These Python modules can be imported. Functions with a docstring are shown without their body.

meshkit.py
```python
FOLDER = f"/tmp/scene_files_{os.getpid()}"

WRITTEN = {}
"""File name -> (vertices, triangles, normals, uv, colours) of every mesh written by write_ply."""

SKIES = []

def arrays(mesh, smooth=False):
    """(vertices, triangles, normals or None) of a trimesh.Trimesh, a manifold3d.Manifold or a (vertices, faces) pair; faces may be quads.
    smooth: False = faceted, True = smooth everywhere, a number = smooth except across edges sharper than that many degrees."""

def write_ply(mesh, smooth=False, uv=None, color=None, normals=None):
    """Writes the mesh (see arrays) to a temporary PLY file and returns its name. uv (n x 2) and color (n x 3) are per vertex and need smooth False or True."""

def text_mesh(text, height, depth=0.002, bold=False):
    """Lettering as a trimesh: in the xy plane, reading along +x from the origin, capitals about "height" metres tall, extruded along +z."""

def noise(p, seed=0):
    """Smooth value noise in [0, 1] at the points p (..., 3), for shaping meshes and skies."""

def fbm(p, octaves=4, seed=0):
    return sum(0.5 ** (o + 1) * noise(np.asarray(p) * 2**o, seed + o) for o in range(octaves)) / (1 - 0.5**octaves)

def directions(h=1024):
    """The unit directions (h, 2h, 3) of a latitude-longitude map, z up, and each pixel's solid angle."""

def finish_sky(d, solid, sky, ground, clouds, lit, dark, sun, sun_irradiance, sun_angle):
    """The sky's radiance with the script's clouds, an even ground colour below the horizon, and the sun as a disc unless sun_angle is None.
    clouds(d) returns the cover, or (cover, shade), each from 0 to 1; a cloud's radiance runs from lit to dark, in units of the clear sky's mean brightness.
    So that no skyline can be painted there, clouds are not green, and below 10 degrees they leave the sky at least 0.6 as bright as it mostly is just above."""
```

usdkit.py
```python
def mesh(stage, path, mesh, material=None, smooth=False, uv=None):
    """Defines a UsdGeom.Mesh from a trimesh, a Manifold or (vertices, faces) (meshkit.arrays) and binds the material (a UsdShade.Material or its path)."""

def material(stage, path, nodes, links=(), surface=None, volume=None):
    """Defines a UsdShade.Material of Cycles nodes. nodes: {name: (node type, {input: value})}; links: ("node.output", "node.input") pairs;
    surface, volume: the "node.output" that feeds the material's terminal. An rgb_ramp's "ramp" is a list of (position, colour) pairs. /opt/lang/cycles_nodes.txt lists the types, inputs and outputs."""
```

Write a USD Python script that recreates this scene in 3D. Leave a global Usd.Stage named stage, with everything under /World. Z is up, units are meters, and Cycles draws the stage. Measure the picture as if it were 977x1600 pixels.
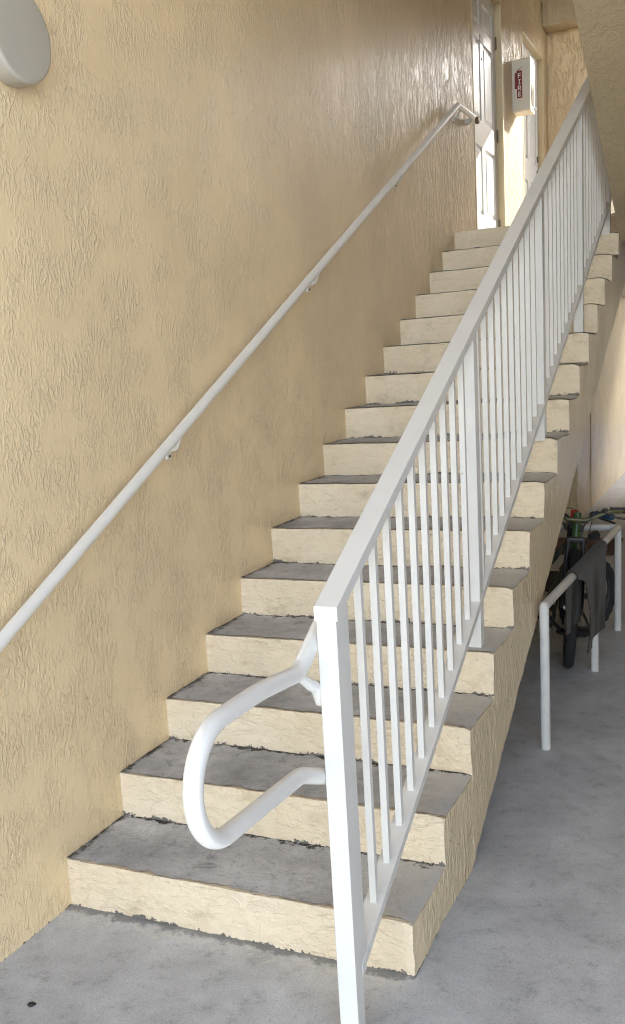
import math, random
import numpy as np, trimesh, usdkit, meshkit
from shapely.geometry import Polygon, box as sbox
from pxr import Usd, UsdGeom, UsdLux, UsdShade, Gf, Sdf

stage = Usd.Stage.CreateInMemory()
UsdGeom.SetStageUpAxis(stage, UsdGeom.Tokens.z)
UsdGeom.SetStageMetersPerUnit(stage, 1.0)
UsdGeom.Xform.Define(stage, '/World'); UsdGeom.Scope.Define(stage, '/World/Looks')

# ------------------------------------------------------------------ camera
F_PX, CAM = 1525.389, np.array([2.0269, -2.3626, 1.7031])
YAW, PITCH, ROLL, OX, OY = -0.4443, -0.1939, -0.0642, -30.264, 81.204
fw = np.array([math.sin(YAW)*math.cos(PITCH), math.cos(YAW)*math.cos(PITCH), math.sin(PITCH)])
rt = np.cross(fw, [0, 0, 1.]); rt /= np.linalg.norm(rt); up = np.cross(rt, fw)
c_, s_ = math.cos(ROLL), math.sin(ROLL)
rt, up = c_*rt + s_*up, c_*up - s_*rt
cam = UsdGeom.Camera.Define(stage, '/World/camera')
AP = 24.0
cam.CreateHorizontalApertureAttr(AP); cam.CreateVerticalApertureAttr(AP*1600/977)
cam.CreateFocalLengthAttr(F_PX/977*AP)
cam.CreateHorizontalApertureOffsetAttr(-OX/977*AP); cam.CreateVerticalApertureOffsetAttr(OY/977*AP)
cam.CreateClippingRangeAttr(Gf.Vec2f(0.05, 2000))
EXPOSURE = 2.8
cam.CreateExposureAttr(EXPOSURE)
m4 = Gf.Matrix4d(*[float(x) for x in (*rt, 0, *up, 0, *(-fw), 0, *CAM, 1)])
UsdGeom.Xformable(cam).AddTransformOp().Set(m4)

# ------------------------------------------------------------------ sky and sun
SUN_EL, SUN_AZ = math.radians(28), math.atan2(.42, .907)      # azimuth = atan2(x, y)
sd = np.array([math.sin(SUN_AZ)*math.cos(SUN_EL), math.cos(SUN_AZ)*math.cos(SUN_EL), math.sin(SUN_EL)])
usdkit.material(stage, '/World/Looks/sky_air', {
    's': ('sky_texture', {'sky_type': 'single_scattering', 'sun_disc': False, 'sun_elevation': SUN_EL, 'sun_rotation': SUN_AZ,
                          'air_density': 1.0, 'aerosol_density': 1.2}),
    'w': ('rgb_to_bw', {}), 'wh': ('mix_color', {'blend_type': 'multiply', 'fac': 1., 'b': (1.03, 1.0, .97), 'use_clamp': False}),
    'tc': ('texture_coordinate', {}), 'n': ('noise_texture', {'scale': 2.2, 'detail': 7., 'roughness': .58}),
    'r': ('rgb_ramp', {'ramp': [(.36, (.15, .15, .15)), (.64, (.78, .78, .78))]}), 'm': ('mix', {}),
    'b': ('background_shader', {'strength': 0.14})},
    [('s.color', 'w.color'), ('w.val', 'wh.a'), ('tc.generated', 'n.vector'), ('n.fac', 'r.fac'), ('r.color', 'm.fac'), ('s.color', 'm.color1'), ('wh.result', 'm.color2'), ('m.color', 'b.color')],
    surface='b.background')
dome = UsdLux.DomeLight.Define(stage, '/World/sky')
UsdShade.MaterialBindingAPI.Apply(dome.GetPrim()).Bind(UsdShade.Material.Get(stage, '/World/Looks/sky_air'))
dome.GetPrim().SetCustomDataByKey('kind', 'structure')
sun = UsdLux.DistantLight.Define(stage, '/World/sun')
sun.CreateIntensityAttr(0.5); sun.CreateAngleAttr(0.5); sun.CreateNormalizeAttr(True); sun.CreateColorAttr(Gf.Vec3f(1, .93, .82))
zx = np.cross([0, 0, 1.], sd); zx /= np.linalg.norm(zx); zy = np.cross(sd, zx)
UsdGeom.Xformable(sun).AddTransformOp().Set(Gf.Matrix4d(*[float(x) for x in (*zx, 0, *zy, 0, *sd, 0, 0, 0, 20, 1)]))

# ------------------------------------------------------------------ materials
def M(name, nodes, links=(), surface='p.BSDF'):
    usdkit.material(stage, '/World/Looks/' + name, nodes, links, surface=surface); return '/World/Looks/' + name

def plain(name, col, rough=.5, metallic=0., spec=.5, bump=0., scale=120., var=0., vscale=6., coat=0.):
    n = {'g': ('geometry', {}), 'p': ('principled_bsdf', {'base_color': col, 'roughness': rough, 'metallic': metallic, 'specular_ior_level': spec, 'coat_weight': coat, 'coat_roughness': .15})}
    l = []
    if var:
        n['v'] = ('noise_texture', {'scale': vscale, 'detail': 5., 'roughness': .6}); l.append(('g.position', 'v.vector'))
        n['r'] = ('rgb_ramp', {'ramp': [(.3, [c*(1-var) for c in col]), (.7, [min(1, c*(1+var)) for c in col])]})
        l += [('v.fac', 'r.fac'), ('r.color', 'p.base_color')]
    if bump:
        n['b'] = ('noise_texture', {'scale': scale, 'detail': 3.}); n['bb'] = ('bump', {'strength': bump, 'distance': .002})
        l += [('g.position', 'b.vector'), ('b.fac', 'bb.height'), ('bb.normal', 'p.normal')]
    return M(name, n, l)

def stucco(name, col, stretch=(1, 1, .45), strength=.85, dist=.0037, rough=.27, spec=.42, dirt_floor=False, worm=42., tint=(.87, 1.07)):
    """Skip-trowelled, painted stucco: drips and ridges stretched along one axis."""
    a = [c*tint[0] for c in col]; b = [min(.95, c*tint[1]) for c in col]
    n = {'g': ('geometry', {}),
         'mp': ('mapping', {'scale': stretch}),
         'n1': ('noise_texture', {'scale': worm, 'detail': 3., 'roughness': .5, 'distortion': .55}),
         'r1': ('rgb_ramp', {'ramp': [(.0, (0, 0, 0)), (.44, (0, 0, 0)), (.49, (.9, .9, .9)), (.515, (1, 1, 1)), (.57, (.2, .2, .2)), (.66, (.0, .0, .0)), (1., (0, 0, 0))]}),
         'n2': ('noise_texture', {'scale': worm*2.3, 'detail': 3., 'roughness': .55, 'distortion': .4}),
         'r2': ('rgb_ramp', {'ramp': [(.0, (0, 0, 0)), (.46, (0, 0, 0)), (.62, (1, 1, 1)), (1., (1, 1, 1))]}),
         'nm': ('noise_texture', {'scale': 5.5, 'detail': 4., 'roughness': .65}),
         'rm': ('rgb_ramp', {'ramp': [(.41, (.08, .08, .08)), (.58, (1, 1, 1))]}),
         'n3': ('noise_texture', {'scale': 260., 'detail': 2.}),
         'm1': ('math', {'math_type': 'multiply'}), 'm2': ('math', {'math_type': 'multiply_add', 'value2': .5}),
         'm3': ('math', {'math_type': 'multiply_add', 'value2': .10}),
         'md_': ('mapping', {'scale': (1, 1, .24)}), 'nd_': ('noise_texture', {'scale': 24., 'detail': 5., 'roughness': .68, 'distortion': .5}),
         'rd_': ('rgb_ramp', {'ramp': [(0., (0, 0, 0)), (.47, (0, 0, 0)), (.56, (1, 1, 1)), (1., (.85, .85, .85))]}),
         'sy_': ('separate_xyz', {}), 'my_': ('map_range', {'from_min': 2.2, 'from_max': 5., 'to_min': .0, 'to_max': 2.6, 'clamp': True}),
         'ma_': ('math', {'math_type': 'multiply_add'}),
         'bp': ('bump', {'strength': strength, 'distance': dist}),
         'nv': ('noise_texture', {'scale': 1.1, 'detail': 5., 'roughness': .62}),
         'rv': ('rgb_ramp', {'ramp': [(.32, a), (.68, b)]}),
         'p': ('principled_bsdf', {'roughness': rough, 'specular_ior_level': spec})}
    l = [('g.position', 'mp.vector'), ('mp.vector', 'n1.vector'), ('mp.vector', 'n2.vector'), ('g.position', 'nm.vector'), ('g.position', 'n3.vector'),
         ('n1.fac', 'r1.fac'), ('n2.fac', 'r2.fac'), ('nm.fac', 'rm.fac'),
         ('r2.color', 'm2.value1'), ('r1.color', 'm2.value3'), ('m2.value', 'm1.value1'), ('rm.color', 'm1.value2'),
         ('n3.fac', 'm3.value1'), ('m1.value', 'm3.value3'), ('g.position', 'md_.vector'), ('md_.vector', 'nd_.vector'), ('nd_.fac', 'rd_.fac'), ('g.position', 'sy_.vector'), ('sy_.y', 'my_.value'),
         ('rd_.color', 'ma_.value1'), ('my_.result', 'ma_.value2'), ('m3.value', 'ma_.value3'), ('ma_.value', 'bp.height'), ('bp.normal', 'p.normal'),
         ('g.position', 'nv.vector'), ('nv.fac', 'rv.fac')]
    last = 'rv.color'
    if dirt_floor:
        n.update({'sx': ('separate_xyz', {}), 'nd': ('noise_texture', {'scale': 28., 'detail': 4., 'roughness': .7}),
                  'md': ('math', {'math_type': 'multiply_add', 'value2': .05, 'value3': -.026}), 'lt': ('math', {'math_type': 'less_than'}),
                  'mx': ('mix', {'color2': (.05, .045, .04)})})
        l += [('g.position', 'sx.vector'), ('g.position', 'nd.vector'), ('nd.fac', 'md.value1'), ('sx.z', 'lt.value1'), ('md.value', 'lt.value2'),
              ('lt.value', 'mx.fac'), ('rv.color', 'mx.color1')]
        last = 'mx.color'
    l.append((last, 'p.base_color'))
    return M(name, n, l)

WALL = stucco('wall_stucco', (.85, .67, .42), dirt_floor=True)
END = stucco('end_wall_stucco', (.85, .67, .42))
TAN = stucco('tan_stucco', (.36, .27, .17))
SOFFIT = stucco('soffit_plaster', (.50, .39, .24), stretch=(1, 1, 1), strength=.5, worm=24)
R_, T_, W_ = .165, .335774, 1.2007

TREADC = None
def riser_paint():
    n = {'g': ('geometry', {}), 'mp': ('mapping', {'scale': (.66, .8, 1.)}),
         'n1': ('noise_texture', {'scale': 34., 'detail': 4., 'roughness': .62, 'distortion': 1.4}),
         'mq': ('mapping', {'scale': (.42, .6, 1.1)}),
         'nq': ('noise_texture', {'scale': 13., 'detail': 4., 'roughness': .55, 'distortion': .5}),
         'rc': ('rgb_ramp', {'ramp': [(0., (1, 1, 1)), (.475, (1, 1, 1)), (.498, (.72, .72, .72)), (.52, (1, 1, 1)), (1., (1, 1, 1))]}),
         'rcol': ('rgb_ramp', {'ramp': [(0., (.93, .92, .90)), (.6, (1, 1, 1))]}), 'cm': ('mix_color', {'blend_type': 'multiply', 'fac': 1.}),
         'nk': ('noise_texture', {'scale': 9., 'detail': 2.}),
         'rk': ('rgb_ramp', {'ramp': [(.40, (1, 1, 1)), (.62, (.15, .15, .15))]}),
         'mk': ('math', {'math_type': 'maximum'}),
         'a1': ('math', {'math_type': 'multiply_add', 'value2': 1.5}),
         'bp': ('bump', {'strength': .9, 'distance': .0085}),
         'msc': ('mapping', {'scale': (.8, 1., 1.2)}), 'nsc': ('noise_texture', {'scale': 8., 'detail': 6., 'roughness': .72}), 'rsc': ('rgb_ramp', {'ramp': [(.54, (1, 1, 1)), (.66, (.84, .82, .79)), (.78, (.6, .58, .56))]}), 'csc': ('mix_color', {'blend_type': 'multiply', 'fac': 1.}),
         'nv': ('noise_texture', {'scale': 2.3, 'detail': 4., 'roughness': .6}),
         'rv': ('rgb_ramp', {'ramp': [(.3, (.71, .58, .41)), (.7, (.80, .68, .51))]}),
         # chips and grime at the foot of each riser and on the nosing
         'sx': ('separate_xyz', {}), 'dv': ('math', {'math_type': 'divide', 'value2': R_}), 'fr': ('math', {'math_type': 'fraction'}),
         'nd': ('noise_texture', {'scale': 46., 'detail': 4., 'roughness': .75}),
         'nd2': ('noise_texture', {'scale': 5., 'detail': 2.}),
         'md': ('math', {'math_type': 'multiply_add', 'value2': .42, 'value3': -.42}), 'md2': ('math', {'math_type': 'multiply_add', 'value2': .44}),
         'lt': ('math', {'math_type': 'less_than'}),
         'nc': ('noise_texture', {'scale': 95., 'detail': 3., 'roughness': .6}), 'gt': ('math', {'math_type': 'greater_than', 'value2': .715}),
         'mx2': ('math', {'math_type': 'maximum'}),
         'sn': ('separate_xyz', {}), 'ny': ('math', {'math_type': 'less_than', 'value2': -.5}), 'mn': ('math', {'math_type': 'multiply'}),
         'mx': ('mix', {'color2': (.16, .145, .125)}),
         'p': ('principled_bsdf', {'roughness': .55, 'specular_ior_level': .35})}
    l = [('g.position', 'mp.vector'), ('mp.vector', 'n1.vector'), 
         ('mq.vector', 'nq.vector'), ('g.position', 'mq.vector'), ('nq.fac', 'rc.fac'), ('g.position', 'nk.vector'), ('nk.fac', 'rk.fac'), ('rc.color', 'mk.value1'), ('rk.color', 'mk.value2'),
         ('n1.fac', 'a1.value1'), ('mk.value', 'a1.value3'), ('a1.value', 'bp.height'), ('bp.normal', 'p.normal'),
         ('g.position', 'nv.vector'), ('nv.fac', 'rv.fac'),
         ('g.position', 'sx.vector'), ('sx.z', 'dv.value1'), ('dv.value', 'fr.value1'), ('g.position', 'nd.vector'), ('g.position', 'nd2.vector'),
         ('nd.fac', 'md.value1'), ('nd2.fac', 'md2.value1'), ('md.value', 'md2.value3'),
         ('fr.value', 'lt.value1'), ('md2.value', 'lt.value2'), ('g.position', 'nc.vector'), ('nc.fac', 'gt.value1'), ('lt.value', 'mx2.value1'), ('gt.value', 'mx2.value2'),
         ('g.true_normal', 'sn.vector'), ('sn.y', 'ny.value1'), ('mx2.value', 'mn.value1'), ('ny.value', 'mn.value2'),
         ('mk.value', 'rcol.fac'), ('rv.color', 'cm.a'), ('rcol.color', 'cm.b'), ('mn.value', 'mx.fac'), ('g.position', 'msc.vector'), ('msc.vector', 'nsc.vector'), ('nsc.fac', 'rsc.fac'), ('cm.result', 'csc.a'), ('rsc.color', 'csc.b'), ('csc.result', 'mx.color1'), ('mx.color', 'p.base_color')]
    return M('riser_paint', n, l)
RISER = riser_paint()
FLANK = stucco('stair_side_paint', (.78, .645, .43), stretch=(1, 1, .3), strength=1., dist=.0055, worm=24, dirt_floor=True)

def concrete(name, dark, mid, light, tread=False, blot=.42, bs=17., bd=.8):
    n = {'g': ('geometry', {}),
         'n1': ('noise_texture', {'scale': 3.1, 'detail': 9., 'roughness': .70, 'distortion': .2}),
         'r1': ('rgb_ramp', {'ramp': [(.36, dark), (.5, mid), (.66, light)]}),
         'n2': ('noise_texture', {'scale': bs, 'detail': 9., 'roughness': .76, 'distortion': bd}),
         'r2': ('rgb_ramp', {'ramp': [(.30, (blot, blot, blot+.01)), (.46, (.93, .93, .93)), (.62, (1, 1, 1)), (.74, (1.12, 1.12, 1.13))]}),
         'mu': ('mix_color', {'blend_type': 'multiply', 'fac': 1.}),
         'n4': ('noise_texture', {'scale': 150., 'detail': 3., 'roughness': .7}),
         'r4': ('rgb_ramp', {'ramp': [(.28, (.55, .55, .55)), (.43, (.97, .97, .97)), (.75, (1.14, 1.14, 1.14))]}),
         'mu2': ('mix_color', {'blend_type': 'multiply', 'fac': 1.}),
         'bp': ('bump', {'strength': .35, 'distance': .003}),
         'rr': ('map_range', {'from_min': .3, 'from_max': .7, 'to_min': .42, 'to_max': .72}),
         'p': ('principled_bsdf', {'specular_ior_level': .4})}
    l = [('g.position', 'n1.vector'), ('g.position', 'n2.vector'), ('g.position', 'n4.vector'), ('n1.fac', 'r1.fac'), ('n2.fac', 'r2.fac'), ('n4.fac', 'r4.fac'),
         ('r1.color', 'mu.a'), ('r2.color', 'mu.b'), ('mu.result', 'mu2.a'), ('r4.color', 'mu2.b'), ('n4.fac', 'bp.height'), ('bp.normal', 'p.normal'),
         ('n1.fac', 'rr.value'), ('rr.result', 'p.roughness')]
    n.update({'v5': ('voronoi_texture', {'scale': 16., 'randomness': 1.}), 'r5': ('rgb_ramp', {'ramp': [(.05, (.55, .55, .55)), (.10, (1, 1, 1))]}), 'mu3': ('mix_color', {'blend_type': 'multiply', 'fac': 1.}),
              'v6': ('voronoi_texture', {'scale': 9.3, 'randomness': 1.}), 'r6': ('rgb_ramp', {'ramp': [(.035, (.5, .5, .5)), (.06, (0, 0, 0))]}), 'mi6': ('mix', {'color2': (.75, .74, .71)}), 'mp6': ('vector_math', {'math_type': 'multiply_add', 'vector2': (.06, .06, .06)})})
    l += [('n4.color', 'mp6.vector1'), ('g.position', 'mp6.vector3'), ('mp6.vector', 'v5.vector'), ('mp6.vector', 'v6.vector'), ('v5.distance', 'r5.fac'), ('v6.distance', 'r6.fac'), ('mu2.result', 'mu3.a'), ('r5.color', 'mu3.b'), ('mu3.result', 'mi6.color1'), ('r6.color', 'mi6.fac')]
    last = 'mi6.color'
    n['sx'] = ('separate_xyz', {}); l.append(('g.position', 'sx.vector'))
    if tread:
        n.update({'dv': ('math', {'math_type': 'divide', 'value2': T_}), 'fr': ('math', {'math_type': 'fraction'}),
                  'nb': ('noise_texture', {'scale': 22., 'detail': 5., 'roughness': .75}),
                  'mb': ('math', {'math_type': 'multiply_add', 'value2': .5, 'value3': -.25}),
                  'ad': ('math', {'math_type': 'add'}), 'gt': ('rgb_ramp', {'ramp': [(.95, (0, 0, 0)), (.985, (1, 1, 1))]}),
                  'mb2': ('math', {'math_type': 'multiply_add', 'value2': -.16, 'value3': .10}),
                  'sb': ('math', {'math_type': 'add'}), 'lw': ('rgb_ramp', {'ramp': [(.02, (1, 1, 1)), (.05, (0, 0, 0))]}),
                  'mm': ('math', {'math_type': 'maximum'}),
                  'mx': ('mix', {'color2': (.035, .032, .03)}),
                  # pale overspill and wear by the open end
                  'nw': ('noise_texture', {'scale': 6., 'detail': 5., 'roughness': .7}),
                  'wm': ('math', {'math_type': 'multiply_add', 'value2': .36, 'value3': -.18}), 'wa': ('math', {'math_type': 'add'}),
                  'wr': ('rgb_ramp', {'ramp': [(.0, (0, 0, 0)), (.60, (0, 0, 0)), (.74, (1, 1, 1))]}),
                  'wd': ('math', {'math_type': 'multiply', 'value2': .6}),
                  'mw': ('mix', {'color2': (.50, .48, .44)})})
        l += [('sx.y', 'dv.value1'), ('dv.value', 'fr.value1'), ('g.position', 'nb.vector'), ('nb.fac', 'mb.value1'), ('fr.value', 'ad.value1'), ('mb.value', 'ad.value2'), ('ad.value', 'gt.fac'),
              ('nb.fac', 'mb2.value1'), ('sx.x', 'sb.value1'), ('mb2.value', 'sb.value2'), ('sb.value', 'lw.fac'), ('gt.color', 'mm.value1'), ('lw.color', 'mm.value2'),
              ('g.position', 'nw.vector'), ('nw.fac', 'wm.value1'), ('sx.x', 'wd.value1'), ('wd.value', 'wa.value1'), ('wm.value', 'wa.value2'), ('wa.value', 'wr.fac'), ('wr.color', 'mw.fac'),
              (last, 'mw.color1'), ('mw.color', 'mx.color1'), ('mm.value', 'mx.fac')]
        last = 'mx.color'
    else:
        # dark joint and paint splashes along the foot of the stairs and wall, joint in front of step one
        n.update({'nb': ('noise_texture', {'scale': 14., 'detail': 6., 'roughness': .75}),
                  'pb': ('math', {'math_type': 'multiply_add', 'value2': .30, 'value3': -.15}), 'py': ('math', {'math_type': 'add'}),
                  'ry': ('rgb_ramp', {'ramp': [(0., (0, 0, 0)), (.40, (0, 0, 0)), (.46, (1, 1, 1)), (.52, (0, 0, 0)), (1., (0, 0, 0))]}),
                  'sh': ('math', {'math_type': 'add', 'value2': .5}),
                  'nf': ('noise_texture', {'scale': 30., 'detail': 4., 'roughness': .7}), 'rf': ('rgb_ramp', {'ramp': [(.49, (0, 0, 0)), (.57, (1, 1, 1))]}),
                  'mf': ('math', {'math_type': 'multiply'}), 'xl': ('math', {'math_type': 'less_than', 'value2': 1.205}), 'mf2': ('math', {'math_type': 'multiply'}),
                  'mf3': ('math', {'math_type': 'multiply', 'value2': .8}),
                  'mw': ('mix', {'color2': (.62, .60, .56)}),
                  'pj': ('math', {'math_type': 'multiply_add', 'value2': .16, 'value3': -.08}), 'jy': ('math', {'math_type': 'add'}),
                  'jr': ('rgb_ramp', {'ramp': [(0., (0, 0, 0)), (.465, (0, 0, 0)), (.485, (1, 1, 1)), (.56, (1, 1, 1)), (.6, (0, 0, 0))]}), 'jm': ('math', {'math_type': 'multiply'}),
                  'mj': ('mix', {'color2': (.07, .07, .075)}), 'jm2': ('math', {'math_type': 'multiply', 'value2': .6})})
        l += [('sx.y', 'sh.value1'), ('g.position', 'nb.vector'), ('nb.fac', 'pb.value1'), ('sh.value', 'py.value1'), ('pb.value', 'py.value2'), ('py.value', 'ry.fac'),
              ('g.position', 'nf.vector'), ('nf.fac', 'rf.fac'), ('ry.color', 'mf.value1'), ('rf.color', 'mf.value2'), ('sx.x', 'xl.value1'), ('mf.value', 'mf2.value1'), ('xl.value', 'mf2.value2'),
              ('mf2.value', 'mf3.value1'), ('mf3.value', 'mw.fac'), (last, 'mw.color1'),
              ('nb.fac', 'pj.value1'), ('sh.value', 'jy.value1'), ('pj.value', 'jy.value2'), ('jy.value', 'jr.fac'), ('jr.color', 'jm.value1'), ('xl.value', 'jm.value2'), ('jm.value', 'jm2.value1'),
              ('jm2.value', 'mj.fac'), ('mw.color', 'mj.color1')]
        last = 'mj.color'
    l.append((last, 'p.base_color'))
    return M(name, n, l)
FLOOR = concrete('floor_concrete', (.42, .43, .45), (.51, .52, .54), (.59, .60, .62), blot=.58, bs=13., bd=.0)
TREAD = concrete('tread_concrete', (.29, .295, .31), (.44, .445, .465), (.61, .615, .63), tread=True)
TREADC = concrete('landing_concrete', (.24, .24, .245), (.34, .34, .345), (.44, .44, .44))
WHITE = plain('white_gloss_paint', (.665, .655, .63), .30, spec=.45, bump=.10, scale=60, var=.035, vscale=7)
def add_chips(path):
    n1 = UsdShade.Shader.Define(stage, path+'/cn'); n1.CreateIdAttr('cycles_noise_texture'); n1.CreateInput('scale', Sdf.ValueTypeNames.Float).Set(38.); n1.CreateInput('detail', Sdf.ValueTypeNames.Float).Set(3.)
    g = UsdShade.Shader.Get(stage, path+'/g'); n1.CreateInput('vector', Sdf.ValueTypeNames.Token).ConnectToSource(g.CreateOutput('position', Sdf.ValueTypeNames.Token))
    gt = UsdShade.Shader.Define(stage, path+'/cg'); gt.CreateIdAttr('cycles_math'); gt.CreateInput('math_type', Sdf.ValueTypeNames.Token).Set('greater_than'); gt.CreateInput('value2', Sdf.ValueTypeNames.Float).Set(.775)
    gt.CreateInput('value1', Sdf.ValueTypeNames.Token).ConnectToSource(n1.CreateOutput('fac', Sdf.ValueTypeNames.Token))
    mx = UsdShade.Shader.Define(stage, path+'/cm'); mx.CreateIdAttr('cycles_mix'); mx.CreateInput('color2', Sdf.ValueTypeNames.Float3).Set(Gf.Vec3f(.30, .27, .24))
    mx.CreateInput('fac', Sdf.ValueTypeNames.Token).ConnectToSource(gt.CreateOutput('value', Sdf.ValueTypeNames.Token))
    mx.CreateInput('color1', Sdf.ValueTypeNames.Token).ConnectToSource(UsdShade.Shader.Get(stage, path+'/r').CreateOutput('color', Sdf.ValueTypeNames.Token))
    UsdShade.Shader.Get(stage, path+'/p').CreateInput('base_color', Sdf.ValueTypeNames.Token).ConnectToSource(mx.CreateOutput('color', Sdf.ValueTypeNames.Token))
add_chips(WHITE)
PIPE = plain('weathered_white_paint', (.56, .55, .53), .35, var=.06, vscale=12, bump=.08)
RAILW = plain('handrail_paint', (.78, .76, .71), .32, var=.03, vscale=10, bump=.06)
DOORP = plain('door_paint', (.70, .70, .68), .30, spec=.6, bump=.03, scale=40)
FRAMEP = plain('door_frame_paint', (.62, .50, .30), .4)
BRASS = plain('dull_bronze', (.16, .12, .08), .4, metallic=.8)
LAMPM = plain('lamp_enamel', (.44, .41, .35), .38, var=.03)
CABW = plain('cabinet_plastic', (.72, .67, .55), .35)
CABG = plain('cabinet_window', (.25, .235, .20), .12, spec=.6)
RED = plain('sign_red', (.22, .022, .02), .4)
SIGNW = plain('sign_white', (.75, .70, .62), .5)
RUBBER = plain('tyre_rubber', (.009, .009, .010), .8, bump=.3, scale=200)
BLACKP = plain('black_plastic', (.02, .02, .022), .45)
GREENP = plain('green_frame_paint', (.022, .055, .014), .35, coat=.4)
OLIVEP = plain('olive_frame_paint', (.075, .07, .02), .4, coat=.3)
DARKP = plain('dark_frame_paint', (.03, .04, .03), .35, coat=.4)
BLUEG = plain('blue_grip_rubber', (.012, .05, .11), .6)
REDG = plain('red_rubber', (.12, .02, .015), .5)
STEEL = plain('bright_steel', (.55, .55, .56), .25, metallic=1.)
REFL = plain('red_reflector', (.45, .03, .015), .2, coat=.6)
REFW = plain('white_reflector', (.9, .88, .82), .15, coat=.8)
ORANGE = plain('orange_reflector', (.75, .27, .03), .25, coat=.5)
DEBRIS = plain('dark_debris', (.03, .026, .022), .8)
def cloth_mat():
    n = {'g': ('geometry', {}), 'w': ('noise_texture', {'scale': 420., 'detail': 2.}), 'v': ('noise_texture', {'scale': 14., 'detail': 5.}),
         'r': ('rgb_ramp', {'ramp': [(.3, (.026, .019, .011)), (.7, (.046, .035, .021))]}), 'b': ('bump', {'strength': .5, 'distance': .002}),
         'p': ('principled_bsdf', {'roughness': .95, 'specular_ior_level': .15, 'sheen_weight': .15})}
    return M('brown_cloth', n, [('g.position', 'w.vector'), ('g.position', 'v.vector'), ('v.fac', 'r.fac'), ('r.color', 'p.base_color'), ('w.fac', 'b.height'), ('b.normal', 'p.normal')])
CLOTH = cloth_mat()
def mat_mat():
    n = {'g': ('geometry', {}), 'v': ('noise_texture', {'scale': 34., 'detail': 3., 'distortion': 2.}),
         'r': ('rgb_ramp', {'ramp': [(.40, (.05, .03, .03)), (.47, (.20, .09, .075)), (.54, (.30, .24, .20)), (.62, (.09, .05, .05))]}),
         'p': ('principled_bsdf', {'roughness': 1., 'specular_ior_level': .1})}
    return M('patterned_carpet', n, [('g.position', 'v.vector'), ('v.fac', 'r.fac'), ('r.color', 'p.base_color')])
CARPET = mat_mat()

# ------------------------------------------------------------------ helpers
used = {}
def numbered(parent, name):
    k = (parent, name); i = used.get(k, -1) + 1; used[k] = i
    return name if i == 0 else f'{name}_{i:03d}'
def tag(prim, label=None, cat=None, group=None, kind=None):
    for k, v in (('label', label), ('category', cat), ('group', group), ('kind', kind)):
        if v: prim.SetCustomDataByKey(k, v)
    return prim
def obj(name, mesh, mat, parent=None, smooth=False, **kw):
    base = str(parent.GetPath()) if parent else '/World'
    p = usdkit.mesh(stage, f'{base}/{numbered(base, name)}', mesh, mat, smooth=smooth).GetPrim()
    return tag(p, **kw)
def thing(name, label, cat, loc=(0, 0, 0), rot=None, group=None, mat=None):
    x = UsdGeom.Xform.Define(stage, '/World/' + numbered('/World', name))
    if mat is not None: x.AddTransformOp().Set(mat)
    else: x.AddTranslateOp().Set(Gf.Vec3d(*loc))
    return tag(x.GetPrim(), label, cat, group)
cat_ = trimesh.util.concatenate
def moved(m, v):
    m = m.copy(); m.apply_translation(v); return m
def hull(pts): return trimesh.convex.convex_hull(np.asarray(pts, float))
def cbox(a, b, c=.002):
    """Box from corner a to corner b with chamfered edges."""
    a, b = np.minimum(a, b).astype(float), np.maximum(a, b).astype(float); P = []
    c = min(c, .4*np.min(b-a))
    for s in np.ndindex(2, 2, 2):
        corner = np.where(np.array(s) == 0, a, b); inw = np.where(np.array(s) == 0, 1., -1.)
        for ax in range(3):
            off = inw*c; off[ax] = 0; P.append(corner + off)
    return hull(P)
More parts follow.
